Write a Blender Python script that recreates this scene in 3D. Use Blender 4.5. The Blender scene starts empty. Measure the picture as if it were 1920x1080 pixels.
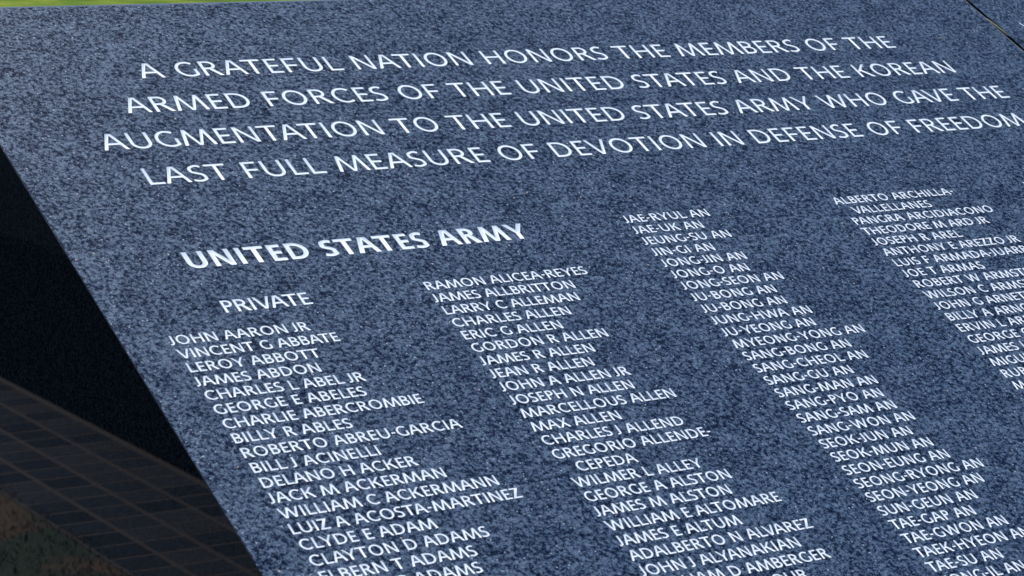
import bpy, bmesh, math, random
from mathutils import Vector, Matrix, Euler
from mathutils.geometry import delaunay_2d_cdt
random.seed(7)
R = math.radians
S = bpy.context.scene
COL = S.collection

# ------------------------------------------------------------------ camera, sky, sun, exposure
UNIT = 0.02            # one line of names on the wall = 20 mm
Z0 = 0.96              # height of the first name's baseline above the ground
TILT = R(30.105)       # slope of the inscribed face
cam = bpy.data.cameras.new('camera'); co = bpy.data.objects.new('camera', cam); COL.objects.link(co)
cam.sensor_width = 36.0; cam.lens = 83.39; cam.clip_start = 0.05; cam.clip_end = 2000
rx = Vector((0.829472968, -0.558546861, 0.0)); dn = Vector((-0.0861694166, -0.12796839, -0.988027795)); fw = Vector((0.551859971, 0.819542247, -0.154275977))
m = Matrix((rx, -dn, -fw)).transposed().to_4x4(); m.translation = Vector((-0.94393229, -1.96114543, 1.34955491))
co.matrix_world = m
cam.dof.use_dof = True; cam.dof.focus_distance = 2.62; cam.dof.aperture_fstop = 17.0; cam.dof.aperture_blades = 7
S.camera = co

SUN_EL, SUN_AZ = R(50), R(-3)       # azimuth measured from +Y towards +X
world = bpy.data.worlds.new('World'); S.world = world; world.use_nodes = True
nt = world.node_tree; bg = nt.nodes['Background']
sky = nt.nodes.new('ShaderNodeTexSky'); sky.sky_type = 'NISHITA'; sky.sun_disc = False
sky.sun_elevation = SUN_EL; sky.sun_rotation = SUN_AZ; sky.air_density = 1.0; sky.dust_density = 0.6; sky.ozone_density = 1.4
nt.links.new(sky.outputs[0], bg.inputs[0]); bg.inputs[1].default_value = 0.15
sl = bpy.data.lights.new('sun', 'SUN'); so = bpy.data.objects.new('sun', sl); COL.objects.link(so)
sl.energy = 3.0; sl.angle = R(0.53); sl.color = (1.0, 0.95, 0.88)
sd = Vector((math.sin(SUN_AZ) * math.cos(SUN_EL), math.cos(SUN_AZ) * math.cos(SUN_EL), math.sin(SUN_EL)))
so.rotation_euler = sd.to_track_quat('Z', 'Y').to_euler(); so.location = sd * 20
vs = S.view_settings; vs.view_transform = 'Standard'; vs.look = 'None'; vs.exposure = 0.75; vs.gamma = 1.0
S.render.engine = 'CYCLES'

# ------------------------------------------------------------------ helpers
def link(name, bm, mats, parent=None, loc=None, rot=None):
    me = bpy.data.meshes.new(name); bm.to_mesh(me); bm.free()
    o = bpy.data.objects.new(name, me); COL.objects.link(o)
    for mt in (mats if isinstance(mats, (list, tuple)) else [mats]): me.materials.append(mt)
    if parent: o.parent = parent
    if loc: o.location = loc
    if rot: o.rotation_euler = rot
    return o
def tag(o, label=None, cat=None, group=None, kind=None):
    for k, v in (('label', label), ('category', cat), ('group', group), ('kind', kind)):
        if v: o[k] = v
    return o
def empty(name, loc=(0, 0, 0)):
    o = bpy.data.objects.new(name, None); COL.objects.link(o); o.location = loc; o.empty_display_size = 0.1
    return o
def prism(bm, x0, x1, sec, mi=0):
    """prism along x with a (y, z) section listed counter-clockwise seen from -x"""
    a = [bm.verts.new((x0, y, z)) for y, z in sec]; b = [bm.verts.new((x1, y, z)) for y, z in sec]
    fs = [bm.faces.new(a), bm.faces.new(b[::-1])]
    n = len(sec)
    for i in range(n):
        fs.append(bm.faces.new((a[(i + 1) % n], a[i], b[i], b[(i + 1) % n])))
    for f in fs: f.material_index = mi
    bmesh.ops.recalc_face_normals(bm, faces=fs)
    return fs

class N:
    """small node-tree writer"""
    def __init__(self, name):
        self.m = bpy.data.materials.new(name); self.m.use_nodes = True
        self.t = self.m.node_tree; self.b = self.t.nodes['Principled BSDF']
    def n(self, typ, **kw):
        o = self.t.nodes.new('ShaderNode' + typ)
        for k, v in kw.items():
            if k in o.inputs: o.inputs[k].default_value = v
            else: setattr(o, k, v)
        return o
    def l(self, a, b): self.t.links.new(a, b)
    def coord(self): return self.n('TexCoord').outputs['Object']
    def noise(self, vec, scale, detail=3, rough=.55, dist=0.0):
        o = self.n('TexNoise', Scale=scale, Detail=detail, Roughness=rough, Distortion=dist); self.l(vec, o.inputs['Vector']); return o
    def ramp(self, fac, stops):
        o = self.n('ValToRGB'); e = o.color_ramp.elements
        while len(e) < len(stops): e.new(.5)
        for i, (p, c) in enumerate(stops):
            e[i].position = p; e[i].color = (*c, 1) if len(c) == 3 else c
        self.l(fac, o.inputs[0]); return o.outputs[0]
    def mix(self, fac, a, b, mode='MIX'):
        o = self.n('MixRGB', blend_type=mode)
        for i, v in ((0, fac), (1, a), (2, b)):
            if isinstance(v, (int, float)): o.inputs[i].default_value = v
            elif isinstance(v, tuple): o.inputs[i].default_value = (*v, 1)
            else: self.l(v, o.inputs[i])
        return o.outputs[0]
    def bump(self, h, strength, dist):
        o = self.n('Bump', Strength=strength, Distance=dist); self.l(h, o.inputs['Height']); self.l(o.outputs[0], self.b.inputs['Normal'])
    def set(self, **kw):
        for k, v in kw.items():
            i = self.b.inputs[k.replace('_', ' ')]
            if hasattr(v, 'links'): self.l(v, i)
            else: i.default_value = (*v, 1) if isinstance(v, tuple) else v
        return self.m

# ------------------------------------------------------------------ materials
def mat_granite_face():
    g = N('flamed_blue_grey_granite'); c = g.coord()
    big = g.noise(c, 38, 2, .5).outputs['Fac']
    clump = g.noise(c, 232, 4.0, .66, .25).outputs['Fac']
    fine = g.noise(c, 700, 2.0, .65, .2).outputs['Fac']
    a = g.n('Math', operation='MULTIPLY_ADD'); g.l(big, a.inputs[0]); a.inputs[1].default_value = .18; g.l(clump, a.inputs[2])
    b = g.n('Math', operation='MULTIPLY_ADD'); g.l(fine, b.inputs[0]); b.inputs[1].default_value = .62; g.l(a.outputs[0], b.inputs[2])
    h = g.n('MapRange'); g.l(b.outputs[0], h.inputs[0]); h.inputs[1].default_value = .71; h.inputs[2].default_value = 1.09
    tone = g.ramp(h.outputs[0], [(0.0, (.0012, .005, .015)), (.35, (.004, .0125, .036)), (.47, (.018, .040, .080)), (.68, (.052, .085, .134)), (1.0, (.115, .155, .21))])
    hue = g.noise(c, 330, 1, .5).outputs['Color']
    tint = g.mix(.38, (.5, .5, .5), hue)
    colr = g.mix(.6, tone, tint, 'OVERLAY')
    v = g.n('TexVoronoi', Scale=95.0, feature='F1'); g.l(c, v.inputs['Vector'])
    sp = g.n('Math', operation='LESS_THAN'); g.l(v.outputs['Distance'], sp.inputs[0]); sp.inputs[1].default_value = .10
    sel = g.n('SeparateColor'); g.l(v.outputs['Color'], sel.inputs[0])
    s2 = g.n('Math', operation='GREATER_THAN'); g.l(sel.outputs[0], s2.inputs[0]); s2.inputs[1].default_value = .95
    s3 = g.n('Math', operation='MULTIPLY'); g.l(sp.outputs[0], s3.inputs[0]); g.l(s2.outputs[0], s3.inputs[1])
    colr = g.mix(s3.outputs[0], colr, (.45, .36, .32))
    v2 = g.n('TexVoronoi', Scale=330.0, feature='F1'); g.l(c, v2.inputs['Vector'])
    e1 = g.n('Math', operation='LESS_THAN'); g.l(v2.outputs['Distance'], e1.inputs[0]); e1.inputs[1].default_value = .28
    sl2 = g.n('SeparateColor'); g.l(v2.outputs['Color'], sl2.inputs[0])
    e2 = g.n('Math', operation='GREATER_THAN'); g.l(sl2.outputs[1], e2.inputs[0]); e2.inputs[1].default_value = .955
    e3 = g.n('Math', operation='MULTIPLY'); g.l(e1.outputs[0], e3.inputs[0]); g.l(e2.outputs[0], e3.inputs[1])
    colr = g.mix(e3.outputs[0], colr, (.34, .38, .44))  # sparse pale specks: sparkle glints painted into the base colour
    g.l(colr, g.b.inputs['Base Color'])
    g.set(Roughness=.6)
    sp_ = g.n('MapRange'); g.l(h.outputs[0], sp_.inputs[0]); sp_.inputs[1].default_value = .25; sp_.inputs[2].default_value = .7; sp_.inputs[3].default_value = .03; sp_.inputs[4].default_value = .42
    g.l(sp_.outputs[0], g.b.inputs['Specular IOR Level'])
    g.bump(b.outputs[0], .35, .0008)
    return g.m
def mat_polished():
    g = N('polished_black_granite'); c = g.coord()
    f = g.noise(c, 420, 3, .65).outputs['Fac']
    g.l(g.ramp(f, [(.42, (.0010, .0016, .0026)), (.60, (.010, .0125, .0165))]), g.b.inputs['Base Color'])
    g.set(Roughness=.016, Specular_IOR_Level=.42)
    return g.m
def mat_letter():
    g = N('white_lettering'); c = g.coord()
    f = g.noise(c, 900, 2, .6).outputs['Fac']
    g.l(g.ramp(f, [(.3, (.79, .79, .79)), (.7, (.87, .865, .86))]), g.b.inputs['Base Color'])
    g.set(Roughness=.7, Specular_IOR_Level=.25); g.bump(f, .15, .0003)
    return g.m
def mat_plain(name, col, rough=.8, var=.3, scale=80):
    g = N(name); f = g.noise(g.coord(), scale, 4, .6).outputs['Fac']
    d = tuple(x * (1 - var) for x in col); l = tuple(min(1, x * (1 + var)) for x in col)
    g.l(g.ramp(f, [(.3, d), (.7, l)]), g.b.inputs['Base Color']); g.set(Roughness=rough)
    return g.m
def mat_lawn():
    g = N('lawn_grass'); c = g.coord()
    mp = g.n('Mapping'); g.l(c, mp.inputs[0]); mp.inputs['Scale'].default_value = (1.0, .4, 1.0); mp.inputs['Rotation'].default_value = (0, 0, -.43)
    f = g.noise(mp.outputs[0], 1.3, 3, .6).outputs['Fac']; f2 = g.noise(c, 9, 4, .7).outputs['Fac']
    a = g.ramp(f, [(.36, (.040, .090, .006)), (.50, (.095, .150, .010)), (.64, (.19, .215, .030))])
    b = g.ramp(f2, [(.3, (.55, .6, .5)), (.7, (1.25, 1.2, 1.2))])
    g.l(g.mix(1.0, a, b, 'MULTIPLY'), g.b.inputs['Base Color']); g.set(Roughness=1.0, Specular_IOR_Level=.02)
    g.bump(f2, .6, .03)
    return g.m
def patchy(g, c):
    """0 in green tufts, 1 in scorched straw; patches alternate every half metre or so"""
    mp = g.n('Mapping'); g.l(c, mp.inputs[0]); mp.inputs['Location'].default_value = (1.06 / .26, -2.71 / .125, 0); mp.inputs['Scale'].default_value = (1 / .26, 1 / .125, 0)
    d = g.n('VectorMath', operation='LENGTH'); g.l(mp.outputs[0], d.inputs[0])             # one large green tuft
    o = g.n('Math', operation='MULTIPLY'); g.l(d.outputs['Value'], o.inputs[0]); o.inputs[1].default_value = .38
    n0 = g.noise(c, 2.6, 2, .5).outputs['Fac']                                             # and scattered smaller ones
    q = g.n('MapRange'); g.l(n0, q.inputs[0]); q.inputs[1].default_value = .62; q.inputs[2].default_value = .48; q.inputs[3].default_value = .1; q.inputs[4].default_value = .7
    p = g.n('Math', operation='MINIMUM'); g.l(o.outputs[0], p.inputs[0]); g.l(q.outputs[0], p.inputs[1])
    n = g.noise(c, 14, 3, .65).outputs['Fac']
    k = g.n('Math', operation='MULTIPLY_ADD'); g.l(p.outputs[0], k.inputs[0]); k.inputs[1].default_value = 1.0; g.l(n, k.inputs[2])
    m = g.n('MapRange'); g.l(k.outputs[0], m.inputs[0]); m.inputs[1].default_value = .72; m.inputs[2].default_value = .98
    return m.outputs[0]
def mat_blade():
    g = N('grass_blades'); c = g.coord()
    f = patchy(g, c)
    g.l(g.ramp(f, [(.0, (.014, .038, .008)), (.45, (.06, .048, .018)), (1.0, (.19, .105, .045))]), g.b.inputs['Base Color']); g.set(Roughness=.75)
    return g.m
def mat_dry():
    g = N('dry_grass_soil'); c = g.coord()
    f = patchy(g, c); f2 = g.noise(c, 70, 3, .7).outputs['Fac']
    a = g.ramp(f, [(.0, (.014, .030, .008)), (.45, (.05, .036, .016)), (1.0, (.085, .05, .023))])
    g.l(g.mix(.7, a, g.ramp(f2, [(.3, (.1, .1, .1)), (.7, (.9, .9, .9))]), 'OVERLAY'), g.b.inputs['Base Color']); g.set(Roughness=.95)
    return g.m
def mat_sett():
    g = N('grey_stone_setts'); c = g.coord()
    sc = g.n('VectorMath', operation='MULTIPLY'); g.l(c, sc.inputs[0]); sc.inputs[1].default_value = (1 / .11, 1 / .11, 0)
    fl = g.n('VectorMath', operation='FLOOR'); g.l(sc.outputs[0], fl.inputs[0])
    wn = g.n('TexWhiteNoise'); g.l(fl.outputs[0], wn.inputs['Vector'])
    a = g.ramp(wn.outputs['Value'], [(0, (.010, .015, .026)), (.5, (.026, .032, .044)), (1, (.044, .046, .052))])
    f = g.noise(c, 60, 4, .7).outputs['Fac']
    g.l(g.mix(.35, a, g.ramp(f, [(.3, (0, 0, 0)), (.7, (1, 1, 1))]), 'OVERLAY'), g.b.inputs['Base Color']); g.set(Roughness=.9, Specular_IOR_Level=.08)
    return g.m
M_FACE, M_POL, M_LET, M_LAWN, M_SETT, M_BLADE = mat_granite_face(), mat_polished(), mat_letter(), mat_lawn(), mat_sett(), mat_blade()
M_MORTAR = mat_plain('sandy_mortar', (.050, .037, .034), .9, .25, 120)
M_SEAL = mat_plain('grey_joint_sealant', (.15, .145, .14), .6, .2, 300)
M_STRAW = mat_plain('dry_straw', (.55, .46, .20), .6, .2, 200)
M_SHADED = mat_plain('shaded_ground_tone', (.011, .010, .0105), .95, .4, 30)  # near-black brown: shade on the ground beyond the low wall, put into the colour
M_WALL = mat_plain('honed_black_granite', (.006, .008, .011), .9, .4, 200); M_WALL.node_tree.nodes['Principled BSDF'].inputs['Specular IOR Level'].default_value = 0.0
M_SHADED.node_tree.nodes['Principled BSDF'].inputs['Specular IOR Level'].default_value = 0.0
M_DARK = mat_plain('joint_backing', (.012, .012, .012), .9, .2, 200)

# ------------------------------------------------------------------ ground
bm = bmesh.new(); bmesh.ops.create_grid(bm, x_segments=1, y_segments=1, size=400)
tag(link('lawn', bm, M_LAWN), kind='structure')
bm = bmesh.new()
edge_ = [(-1.4, .1)] + [(-1.4 + i * .08, .1 + random.uniform(-.05, .05)) for i in range(1, 15)] + [(-.22 + random.uniform(-.07, .07), .15 + i * .07) for i in range(98)] + [(-.3 - i * .08, 7.0 + random.uniform(-.06, .06)) for i in range(13)] + [(-1.4, 7.0)]
bm.faces.new([bm.verts.new((*v, 0)) for v in edge_])
tag(link('dry_lawn', bm, mat_dry(), None, (0, 0, .002)), kind='structure')
PROT = R(3.6)                                   # the paved strip runs slightly askew to the wall
PX, PY = -1.19, 3.0
bm = bmesh.new()
for x0, x1, y0, y1 in ((-.46, .0, -6, 12),):
    bm.faces.new([bm.verts.new(v) for v in ((x0, y0, 0), (x1, y0, 0), (x1, y1, 0), (x0, y1, 0))])
tag(link('path_bed', bm, M_MORTAR, None, (PX, PY, .004), (0, 0, PROT)), kind='structure')
bm = bmesh.new(); g_ = .0062
for i in range(4):
    for j in range(-54, 108):
        x0, y0 = -.445 + i * .11, j * .11
        a = [(x0 + g_, y0 + g_), (x0 + .11 - g_, y0 + g_), (x0 + .11 - g_, y0 + .11 - g_), (x0 + g_, y0 + .11 - g_)]
        dz = random.uniform(-.0015, .0015)
        lo = [bm.verts.new((x, y, .0)) for x, y in a]; hi = [bm.verts.new((x + (.003 if k in (0, 3) else -.003), y + (.003 if k < 2 else -.003), .0012 + dz * .3)) for k, (x, y) in enumerate(a)]
        bm.faces.new(hi)
        for k in range(4): bm.faces.new((lo[k], lo[(k + 1) % 4], hi[(k + 1) % 4], hi[k]))
tag(link('path', bm, M_SETT, None, (PX, PY, .004), (0, 0, PROT)), kind='structure')
bm = bmesh.new()
bm.faces.new([bm.verts.new(v) for v in ((-9, -6, 0), (-1.2, -6, 0), (-1.2, 14, 0), (-9, 14, 0))])
tag(link('shaded_ground', bm, M_SHADED, None, (PX, PY, .30), (0, 0, PROT)), kind='structure')  # dark sheet standing in for shaded ground behind the low wall

# low black granite wall on the far side of the paved strip (mirrored in the polished end)
bm = bmesh.new()
fs = prism(bm, 0, 1, [(0, 0), (0, .44), (.74, .44), (.74, 0)])
for v in bm.verts: v.co = Vector((-.46 - v.co.y, -6 + v.co.x * 20, v.co.z))
bmesh.ops.recalc_face_normals(bm, faces=bm.faces)
bmesh.ops.bevel(bm, geom=[e for e in bm.edges if all(v.co.z > .4 for v in e.verts)], offset=.006, segments=2, affect='EDGES')
tag(link('granite_wall', bm, M_WALL, None, (PX, PY, 0), (0, 0, PROT)),
    'low black granite wall beside the paved strip, mirrored in the polished end', 'wall')

# short dry grass between the paved strip and the wall end
bm = bmesh.new()
for _ in range(16000):
    x = random.uniform(-1.22, -.12); y = random.uniform(1.2, 6.0); x += -.063 * (y - 3.0) * (-x / 1.2)
    a = random.uniform(0, 6.283); h = random.uniform(.006, .022); w = random.uniform(.0012, .0026)
    dx, dy = math.cos(a), math.sin(a); l = random.uniform(.2, 1.0) * h
    b = random.uniform(0, 6.283)
    p = [bm.verts.new((x - dx * w, y - dy * w, 0)), bm.verts.new((x + dx * w, y + dy * w, 0)),
         bm.verts.new((x + dx * w * .7 + math.cos(b) * l * .4, y + dy * w * .7 + math.sin(b) * l * .4, h * .6)), bm.verts.new((x - dx * w * .7 + math.cos(b) * l * .4, y - dy * w * .7 + math.sin(b) * l * .4, h * .6)),
         bm.verts.new((x + math.cos(b) * l, y + math.sin(b) * l, h))]
    bm.faces.new(p[:4]); bm.faces.new((p[3], p[2], p[4]))
tag(link('grass', bm, M_BLADE), 'short dry and green grass beside the granite wall end', 'grass', kind='stuff')

# ------------------------------------------------------------------ lettering
def _cat(pts,n=6):
    out=[];P=[pts[0]]+pts+[pts[-1]]
    for i in range(1,len(P)-2):
        a,b,c,d=P[i-1:i+3]
        for k in range(n):
            t=k/n
            out.append(tuple(.5*(2*b[j]+(c[j]-a[j])*t+(2*a[j]-5*b[j]+4*c[j]-d[j])*t*t+(3*b[j]-a[j]-3*c[j]+d[j])*t**3) for j in (0,1)))
    out.append(pts[-1]);return out
def _stroke(pts,sv,sh):
    L=[];Rr=[]
    for i,p in enumerate(pts):
        a=pts[max(i-1,0)];b=pts[min(i+1,len(pts)-1)]
        dx,dy=b[0]-a[0],b[1]-a[1];l=math.hypot(dx,dy) or 1;dx/=l;dy/=l
        t=math.sqrt((sh*dx)**2+(sv*dy)**2)/2
        L.append((p[0]-dy*t,p[1]+dx*t));Rr.append((p[0]+dy*t,p[1]-dx*t))
    return L+Rr[::-1]
def _arc(cx,cy,rx,ry,a0,a1,n=14):
    return [(cx+rx*math.cos(math.radians(a0+(a1-a0)*i/n)),cy+ry*math.sin(math.radians(a0+(a1-a0)*i/n))) for i in range(n+1)]
def _rect(x0,y0,x1,y1): return [(x0,y0),(x1,y0),(x1,y1),(x0,y1)]
def _diag(xb,yb,xt,yt,k): return [(xb,yb),(xb+k,yb),(xt+k,yt),(xt,yt)]   # left x at bottom / top, horizontal width k
# ink width, left bearing, right bearing
METRICS=dict(A=(1.0,.02,.02),B=(.68,.13,.06),C=(.87,.09,.05),D=(.88,.13,.09),E=(.58,.13,.06),F=(.60,.13,.05),G=(.89,.09,.07),
 H=(.86,.13,.13),I=(0,.13,.13),J=(.36,-.03,.13),K=(.86,.13,.01),L=(.60,.13,.02),M=(1.33,.04,.04),N=(.85,.13,.13),O=(1.02,.10,.10),
 P=(.61,.13,.05),R=(.80,.13,.02),S=(.59,.07,.07),T=(.83,.03,.03),U=(.85,.12,.12),V=(.96,.02,.02),W=(1.52,.03,.03),X=(.88,.02,.02),
 Y=(.95,.01,.01),Z=(.74,.05,.05))
METRICS['-']=(.30,.08,.08)
KERN={('A','T'):-.09,('T','A'):-.09,('A','V'):-.12,('V','A'):-.12,('A','Y'):-.12,('Y','A'):-.12,('L','T'):-.08,('L','Y'):-.08,('R','T'):0,('F','O'):-.0,('L','V'):-.08,('W','A'):-.07,('P','A'):-.1,('F','A'):-.08,('Y','E'):-.02,('A','W'):-.07}
SPACE=.44
def glyph(ch,sv,sh):
    w=METRICS[ch][0];e=.015;k=sv*1.06;P=[]
    if ch=='I': return [_rect(0,0,sv,1)]
    h=sv/2;g=sh/2
    if ch=='A':
        a=w/2-k*.78
        P=[_diag(0,0,a,1,k),_diag(w-k,0,w-a-k,1,k)]
        y=.31;m=lambda yy:a*yy
        P.append([(m(y)+k*.5,y),(w-m(y)-k*.5,y),(w-m(y+sh)-k*.5,y+sh),(m(y+sh)+k*.5,y+sh)])
    elif ch=='B':
        P=[_rect(0,0,sv,1),_rect(h,1-sh,.30,1),_rect(h,.50-g+.02,.32,.50+g+.02),_rect(h,0,.34,sh)]
        P.append(_stroke(_arc(.30,(.52+1-g)/2,w-.05-h-.30,(1-g-.52)/2,-90,90),sv,sh))
        P.append(_stroke(_arc(.34,(.52+g)/2,w-h-.34,(.52-g)/2,-90,90),sv,sh))
    elif ch=='C': P=[_stroke(_arc(.52,.5,.52-h,.5+e-g,48,312,24),sv,sh)]
    elif ch=='D':
        P=[_rect(0,0,sv,1),_rect(h,1-sh,.34,1),_rect(h,0,.34,sh),_stroke(_arc(.34,.5,w-h-.34,.5-g,-90,90,18),sv,sh)]
    elif ch=='E': P=[_rect(0,0,sv,1),_rect(h,1-sh,w-.02,1),_rect(h,.51-g,w-.06,.51+g),_rect(h,0,w,sh)]
    elif ch=='F': P=[_rect(0,0,sv,1),_rect(h,1-sh,w,1),_rect(h,.49-g,w-.04,.49+g)]
    elif ch=='G':
        P=[_stroke(_arc(.51,.5,.51-h,.5+e-g,52,270,20)+_cat([(.51,-e+g),(.62,-e+g+.008),(.74,.035+g),(w-h*.55,.115+g*.4)],5)[1:],sv,sh),_rect(w-sv,.10,w,.50)]
    elif ch=='H': P=[_rect(0,0,sv,1),_rect(w-sv,0,w,1),_rect(h,.52-g,w-h,.52+g)]
    elif ch=='J': P=[_stroke([(w-h,1),(w-h,.6),(w-h,.27)]+_arc(w-h-.20,.24,.20,.24-g+e,0,-80,8)[1:]+[(.0,.03+g*.5)],sv,sh)]
    elif ch=='K': P=[_rect(0,0,sv,1),_diag(sv*.6,.44,w-.06-k*1.15,1,k*1.15),_diag(w-k*1.2,0,sv*1.3,.60,k*1.15)]
    elif ch=='L': P=[_rect(0,0,sv,1),_rect(h,0,w,sh)]
    elif ch=='M':
        t=.20;v=w/2
        P=[_diag(0,0,t,1,k),_diag(w-k,0,w-t-k,1,k),[(v-k*.5,0),(v+k*.38,0),(t+k,1),(t+k*.1,1)],[(v-k*.38,0),(v+k*.5,0),(w-t-k*.1,1),(w-t-k,1)]]
    elif ch=='N': P=[_rect(0,0,sv*.94,1),_rect(w-sv*.94,0,w,1),[(w-k*1.04,0),(w,0),(k*1.04,1),(0,1)]]
    elif ch=='O': P=[_stroke(_arc(w/2,.5,w/2-h,.5+e-g,-5,185,24),sv,sh),_stroke(_arc(w/2,.5,w/2-h,.5+e-g,175,365,24),sv,sh)]
    elif ch in 'PR':
        b=.65 if ch=='R' else w
        y0=.44
        P=[_rect(0,0,sv,1),_rect(h,1-sh,.32,1),_rect(h,y0,.32,y0+sh),_stroke(_arc(.32,(1+y0)/2,b-h-.32,(1-y0)/2-g,-90,90),sv,sh)]
        if ch=='R': P.append(_diag(w-k*1.25,0,.27,.48,k*1.25))
    elif ch=='S':
        P=[_stroke(_cat([(w-.045,.925-g*.6),(.41,1+e-g),(.28,1+e-g-.012),(.13,.93-g),(h+.005,.76),(.11,.60),(.30,.50),(.47,.40),(w-h,.245),(.49,.09+g*.6),(.30,-e+g),(.16,-e+g+.008),(.01,.06+g*.6)],5),sv,sh)]
    elif ch=='T': P=[_rect(0,1-sh,w,1),_rect(w/2-h,0,w/2+h,1-g)]
    elif ch=='U': P=[_stroke([(h,1),(h,.6)]+_arc(w/2,.36,w/2-h,.36+e-g,180,360,20)+[(w-h,.6),(w-h,1)],sv,sh)]
    elif ch=='V': P=[_diag(w/2-k*.55,0,0,1,k),_diag(w/2-k*.45,0,w-k,1,k)]
    elif ch=='W':
        q=w*.275;c=w/2
        P=[_diag(q-k*.5,0,0,1,k),_diag(q-k*.5,0,c-k*.5,1,k),_diag(w-q-k*.5,0,c-k*.5,1,k),_diag(w-q-k*.5,0,w-k,1,k)]
    elif ch=='X': P=[_diag(0,0,w-k-.05,1,k*1.1),_diag(w-k*1.1,0,.05,1,k*1.1)]
    elif ch=='Y': P=[_rect(w/2-h,0,w/2+h,.47),_diag(w/2-k*.55,.43,0,1,k*1.05),_diag(w/2-k*.5,.43,w-k*1.05,1,k*1.05)]
    elif ch=='Z': P=[_rect(.03,1-sh,w-.02,1),_rect(0,0,w,sh),_diag(0,sh*.5,w-.02-k*1.3,1-sh*.5,k*1.3)]
    elif ch=='-': P=[_rect(0,.36,w,.36+sh)]
    return P
def layout(text,track=0.,space=SPACE,sv=.13):
    """ink-left of first letter at 0; returns [(char,x)], right ink edge (cap units)"""
    x=0;out=[];prev=None;first=True;right=0
    for ch in text:
        if ch==' ': x+=space+track;prev=None;continue
        w,l,r=METRICS[ch]
        if ch=='I': w=sv
        if first: x=-l;first=False
        if prev: x+=KERN.get((prev,ch),0)
        out.append((ch,x+l));right=x+l+w;x+=l+w+r+track;prev=ch
    return out,right

_cache = {}
def tri(ch, sv, sh):
    key = (ch, sv)
    if key in _cache: return _cache[key]
    vs_, fs_ = [], []
    for poly in glyph(ch, sv, sh):
        area = sum(poly[i][0] * poly[(i + 1) % len(poly)][1] - poly[(i + 1) % len(poly)][0] * poly[i][1] for i in range(len(poly)))
        if area < 0: poly = poly[::-1]
        fs_.append(list(range(len(vs_), len(vs_) + len(poly)))); vs_ += [Vector(p) for p in poly]
    ov, oe, of, _, _, orf = delaunay_2d_cdt(vs_, [], fs_, 1, 1e-5)
    tris = [tuple(f) for f, o in zip(of, orf) if o]
    cnt = {}
    for t in tris:
        for k in range(len(t)): cnt[(t[k], t[(k + 1) % len(t)])] = 1
    edge = [e for e in cnt if (e[1], e[0]) not in cnt]
    _cache[key] = ([(v.x, v.y) for v in ov], tris, edge)
    return _cache[key]
RISE = .00022; GROOVE = .24             # shallow rounded groove of the sandblasted letters
def text_mesh(text, x, y, cap, sv, sh, track, space=SPACE):
    """text with its pen origin at local (x, y) metres, as thin raised lettering"""
    bm = bmesh.new(); nrm = []
    for ch, cx in layout(text, track, space, sv)[0]:
        vs_, tris, edge = tri(ch, sv, sh)
        bn = {}
        for p, q in edge:                                   # inward direction along the glyph's outline
            dx, dy = vs_[q][0] - vs_[p][0], vs_[q][1] - vs_[p][1]; l = math.hypot(dx, dy) or 1
            for i in (p, q):
                s = bn.setdefault(i, [0, 0]); s[0] -= dy / l; s[1] += dx / l
        top = {}
        for t in tris:
            for i in t:
                if i not in top:
                    top[i] = bm.verts.new((x + (cx + vs_[i][0]) * cap, y + vs_[i][1] * cap, RISE))
                    nx, ny = bn.get(i, (0, 0)); l = math.hypot(nx, ny) or 1
                    nrm.append(Vector((nx / l * GROOVE, ny / l * GROOVE, 1)).normalized() if i in bn else Vector((0, 0, 1)))
            try: bm.faces.new([top[i] for i in t])
            except ValueError: pass
    return bm, nrm
FROT = (TILT, 0, 0); FLOC = (0, 0, Z0)
def put(name, text, X, Y, cap, parent, target=None, sv=.135, sh=.11, track=0.0, space=SPACE):
    """X, Y in name lines (ink left, baseline, Y downwards); target = measured ink right edge"""
    if target is not None:
        track = ((target - X) / cap - layout(text, 0, space, sv)[1]) / (len(text) - 1)
    bm, nrm = text_mesh(text, X * UNIT, -Y * UNIT, cap * UNIT, sv, sh, track, space)
    o = link(name, bm, M_LET, parent, FLOC, FROT)
    o.data.polygons.foreach_set('use_smooth', [True] * len(o.data.polygons))
    o.data.normals_split_custom_set_from_vertices(nrm)
    return o

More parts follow.
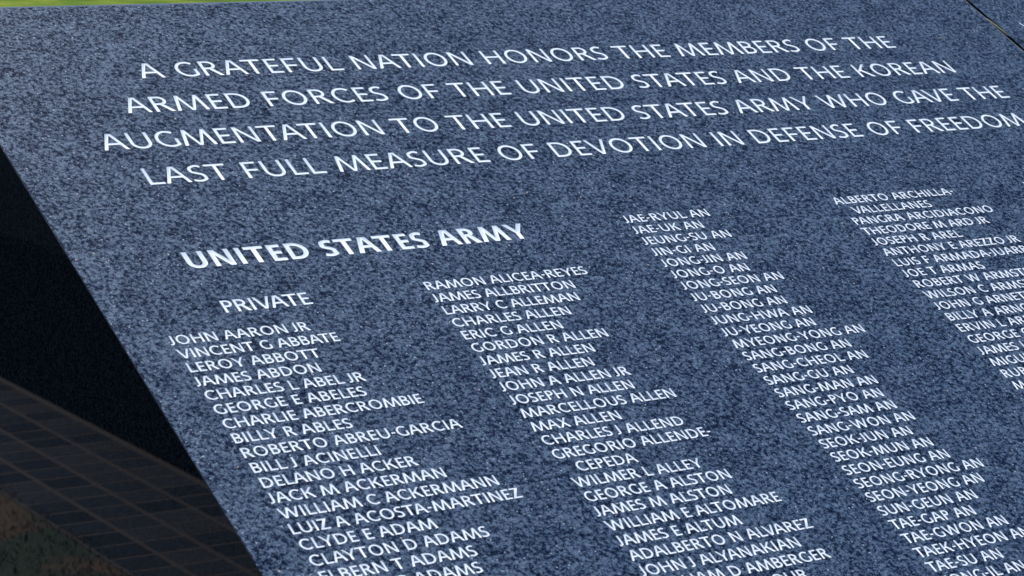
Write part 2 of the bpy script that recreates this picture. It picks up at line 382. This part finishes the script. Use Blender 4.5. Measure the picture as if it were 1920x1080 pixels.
# ------------------------------------------------------------------ inscribed wall panels
TOP, BOT = 29.32 * UNIT, -37 * UNIT
ct, st = math.cos(TILT), math.sin(TILT)
def world_yz(y, z): return (y * ct - z * st, Z0 + y * st + z * ct)
def section(dz, back=0.0):
    t = world_yz(TOP - .004, dz); t2 = world_yz(TOP, dz - .0012); b = world_yz(BOT, dz)
    return [(b[0] + back, 0), b, t, t2, (t2[0] - back, 0)]
def make_panel(x0, x1, jag_left, jag_right, end_plate, label):
    root = empty('granite_panel'); tag(root, label, 'memorial wall', 'sloping granite memorial panels')
    rnd = random.Random(int(x0 * 1000) + 5)
    bm = bmesh.new()
    prism(bm, x0 + (.003 if end_plate else .0006), x1 - .0006, section(-.0006, .002), 1)
    # rough skin of the slope, its side edges slightly chipped
    def jag(x, amp, sgn):
        out = []; y = BOT; drift = 0
        while y < TOP - .006:
            drift = .6 * drift + rnd.uniform(-1, 1) * amp * .45
            chip = rnd.random() < .12
            out.append((x + sgn * (amp * .5 + drift * .5 + (amp * rnd.uniform(.6, 1.5) if chip else 0)), y)); y += rnd.uniform(.0025, .007)
        return out + [(x + sgn * amp * .3, TOP - .004)]
    L, Q = jag(x0, jag_left, 1), jag(x1, jag_right, -1)
    to = lambda x, y, z: (x, *world_yz(y, z))
    ring = [(x, y) for x, y in Q] + [(x, y) for x, y in L[::-1]]
    ov, oe, of, _, _, orf = delaunay_2d_cdt([Vector(p) for p in ring], [], [list(range(len(ring)))], 1, 1e-7)
    top = [bm.verts.new(to(v.x, v.y, 0)) for v in ov]
    for f in of: bm.faces.new([top[i] for i in f])
    lo = [bm.verts.new(to(x, y, -.0008)) for x, y in ring]
    hi = [bm.verts.new(to(x, y, 0)) for x, y in ring]
    for i in range(len(ring)):
        k = (i + 1) % len(ring); bm.faces.new((lo[i], lo[k], hi[k], hi[i]))
    # narrow polished arris along the top
    a = [bm.verts.new(to(x, y, z)) for x, y, z in ((x0 + .0006, TOP - .004, 0), (x1 - .0006, TOP - .004, 0), (x1 - .0006, TOP, -.0010), (x0 + .0006, TOP, -.0010))]
    f = bm.faces.new(a); f.material_index = 1
    bmesh.ops.recalc_face_normals(bm, faces=bm.faces)
    body = link('wall_body', bm, [M_FACE, M_POL], root)
    # granite pattern lives in the slope's own frame
    if end_plate:
        bm = bmesh.new(); prism(bm, x0, x0 + .003, section(-.0003, 0))
        tag(link('polished_end', bm, M_POL, root), 'mirror-polished black end face')
    return root
XE, XJ, XK = -2.43 * UNIT, 73.22 * UNIT, 73.58 * UNIT
p1 = make_panel(XE, XJ, .0020, .0005, True, 'large sloping blue-grey granite panel carved with the dedication and columns of names')
p2 = make_panel(XK, XK + 75.65 * UNIT, .0028, .001, False, 'next sloping granite panel beyond the joint, cut off by the top right corner')

# joint: sealant lip against the first panel, dark gap against the second
bm = bmesh.new(); y = BOT; prev = None; rnd = random.Random(3)
while y <= TOP:
    w = .0030 + rnd.uniform(-.0006, .0006); z = -.0006 + rnd.uniform(-.0003, .0002)
    row = [bm.verts.new((XJ - .0004, *world_yz(y, z - .004))), bm.verts.new((XJ - .0004, *world_yz(y, z))), bm.verts.new((XJ + w * .6, *world_yz(y, z + .0003))), bm.verts.new((XJ + w, *world_yz(y, z - .001))), bm.verts.new((XJ + w, *world_yz(y, z - .006)))]
    if prev:
        for k in range(4): bm.faces.new((prev[k], prev[k + 1], row[k + 1], row[k]))
    prev = row; y += .012
bmesh.ops.recalc_face_normals(bm, faces=bm.faces)
link('joint_sealant', bm, M_SEAL, p1)
bm = bmesh.new(); prism(bm, XJ - .0005, XK + .0005, [world_yz(BOT, -.03), world_yz(BOT, -.009), world_yz(TOP, -.009), world_yz(TOP, -.03)])
link('joint_backing', bm, M_DARK, p1)

# dedication
for text, X, Y, tgt in (('A GRATEFUL NATION HONORS THE MEMBERS OF THE', 7.60, -21.822, 62.35),
                        ('ARMED FORCES OF THE UNITED STATES AND THE KOREAN', 5.48, -18.641, 65.21),
                        ('AUGMENTATION TO THE UNITED STATES ARMY WHO GAVE THE', 2.85, -15.460, 67.46),
                        ('LAST FULL MEASURE OF DEVOTION IN DEFENSE OF FREEDOM', 4.08, -12.319, None)):
    put('dedication_line', text, X, Y, 1.408, p1, tgt, .136, .114, .02, .46)
tag(put('branch_heading', 'UNITED STATES ARMY', 3.26, -5.405, 1.29, p1, 23.26, .212, .165, 0, .46), 'bold heading reading UNITED STATES ARMY')
tag(put('rank_heading', 'PRIVATE', 3.59, -1.885, .91, p1, 8.313, .16, .13), 'heading reading PRIVATE')
# columns of names: (text, optional measured right edge)
C1 = [('JOHN AARON JR', 7.263), ('VINCENT G ABBATE', 8.388), 'LEROY ABBOTT', 'JAMES ABDON', ('CHARLES L ABEL JR', 8.28), ('GEORGE E ABELES', 7.807), ('CHARLIE ABERCROMBIE', 10.391),
      'BILLY R ABLES', 'ROBERTO ABREU-GARCIA', ('BILL J ACINELLI', 6.471), ('DELANO H ACKER', 7.93), 'JACK M ACKERMAN', 'WILLIAM C ACKERMANN', 'LUIZ A ACOSTA-MARTINEZ', 'CLYDE E ADAM',
      'CLAYTON D ADAMS', 'ELBERN T ADAMS', 'ELMER C ADAMS']
C2 = [('RAMON ALICEA-REYES', 24.85), ('JAMES ALLBRITTON', 23.434), ('LARRY C ALLEMAN', 23.121), 'CHARLES ALLEN', 'ERIC G ALLEN', 'GORDON R ALLEN', 'JAMES R ALLEN', 'JEAN R ALLEN', ('JOHN A ALLEN JR', 22.547),
      'JOSEPH N ALLEN', ('MARCELLOUS ALLEN', 24.051), 'MAX ALLEN', 'CHARLES J ALLEND', 'GREGORIO ALLENDE-', '>CEPEDA', 'WILMER L ALLEY', 'GEORGE A ALSTON', 'JAMES M ALSTON', 'WILLIAM E ALTOMARE',
      'JAMES E ALTUM', 'ADALBERTO N ALVAREZ', 'JOHN J ALYANAKIAN', 'WILLIAM D AMBERGER', 'ROBERT L AMOUR']
C3 = ['JAE-RYUL AN', 'JAE-UK AN', 'JEUNG-SU AN', 'JIN-GI AN', 'JONG-JIN AN', 'JONG-O AN', 'JONG-SEON AN', 'JU-BONG AN', 'JU-BONG AN', 'JUNG-HWA AN', 'JU-YEONG AN', ('MYEONG-YONG AN', 38.844), 'SANG-BONG AN',
      'SANG-CHEOL AN', 'SANG-GU AN', 'SANG-MAN AN', 'SANG-PYO AN', 'SANG-SAM AN', 'SANG-WON AN', 'SEOK-JUN AN', 'SEOK-MUN AN', 'SEON-EUNG AN', 'SEONG-RYONG AN', 'SEON-YEONG AN', 'SUN-GEUN AN', 'TAE-GAP AN',
      'TAE-GWON AN', 'TAEK-HYEON AN', 'TAE-SU AN', 'YONG-IL AN']
C4 = ['ALBERTO ARCHILLA-', '>VALLELLANES', ('PANGRA ARCIDIACONO', 56.178), ('THEODORE M ARD JR', 54.98), 'JOSEPH R AREL', ('ANTHONY E AREZZO JR', 55.848), 'LUIS F ARMADA-JUARRERO', 'JOE T ARMAS', 'ROBERT W ARMSTRONG',
      'WILSON C ARMSTRONG', 'JOHN G ARNETT', 'BILLY A ARNOLD', 'ERVIN L ARNOLD', 'GEORGE C ARNOLD', 'JAMES L ARNOLD', 'MIGUEL ARROYO', 'RUBEN ARROYO', 'MANUEL ARTERO']
CAP = .655
for x, y, names, trk in ((0, 0, C1, -.022), (14.95, -2.05, C2, -.022), (29.95, -5.96, C3, -.004), (45.12, -5.96, C4, .010)):
    for i, nm in enumerate(names):
        tgt = None
        if isinstance(nm, tuple): nm, tgt = nm
        X = x
        if nm[0] == '>': nm = nm[1:]; X += .75
        X += (METRICS[nm[0]][1] - .13) * CAP
        put('name_line', nm, X, y + i + .02, CAP, p1, tgt, .165, .135, trk)
put('name_line', 'V', 60.72, -5.86, CAP, p1, None, .165, .135)
put('name_line', 'V', 75.85, -23.62, CAP, p2, None, .165, .135)

# ------------------------------------------------------------------ small things on the stone
def tube(pts, r):
    bm = bmesh.new(); prev = None
    for i, p in enumerate(pts):
        p = Vector(p); d = (Vector(pts[min(i + 1, len(pts) - 1)]) - Vector(pts[max(i - 1, 0)])).normalized()
        u = d.orthogonal().normalized(); v = d.cross(u); k = r * (.45 if i in (0, len(pts) - 1) else 1)
        ring = [bm.verts.new(p + (u * math.cos(a) + v * math.sin(a)) * k) for a in (0, 1.257, 2.513, 3.77, 5.027)]
        if prev:
            for j in range(5): bm.faces.new((prev[j], prev[(j + 1) % 5], ring[(j + 1) % 5], ring[j]))
        else: bm.faces.new(ring[::-1])
        prev = ring
    bm.faces.new(prev); bmesh.ops.recalc_face_normals(bm, faces=bm.faces)
    return bm
def on(X, Y, z=0): return (X * UNIT, *world_yz(-Y * UNIT, z))
tag(link('straw', tube([on(73.30, -25.0, .0002), on(73.33, -24.4, .0010), on(73.34, -23.9, .0014), on(73.39, -23.3, .0012), on(73.46, -22.75, .0006)], .00045), M_STRAW),
    'dry yellow straw caught in the joint between the two panels', 'straw')
tag(link('dry_needle', tube([on(66.8, -22.65, .0007), on(67.05, -22.72, .0010), on(67.35, -22.85, .0007)], .0005), M_STRAW),
    'tiny yellow plant scrap lying on the granite right of the dedication', 'plant scrap')
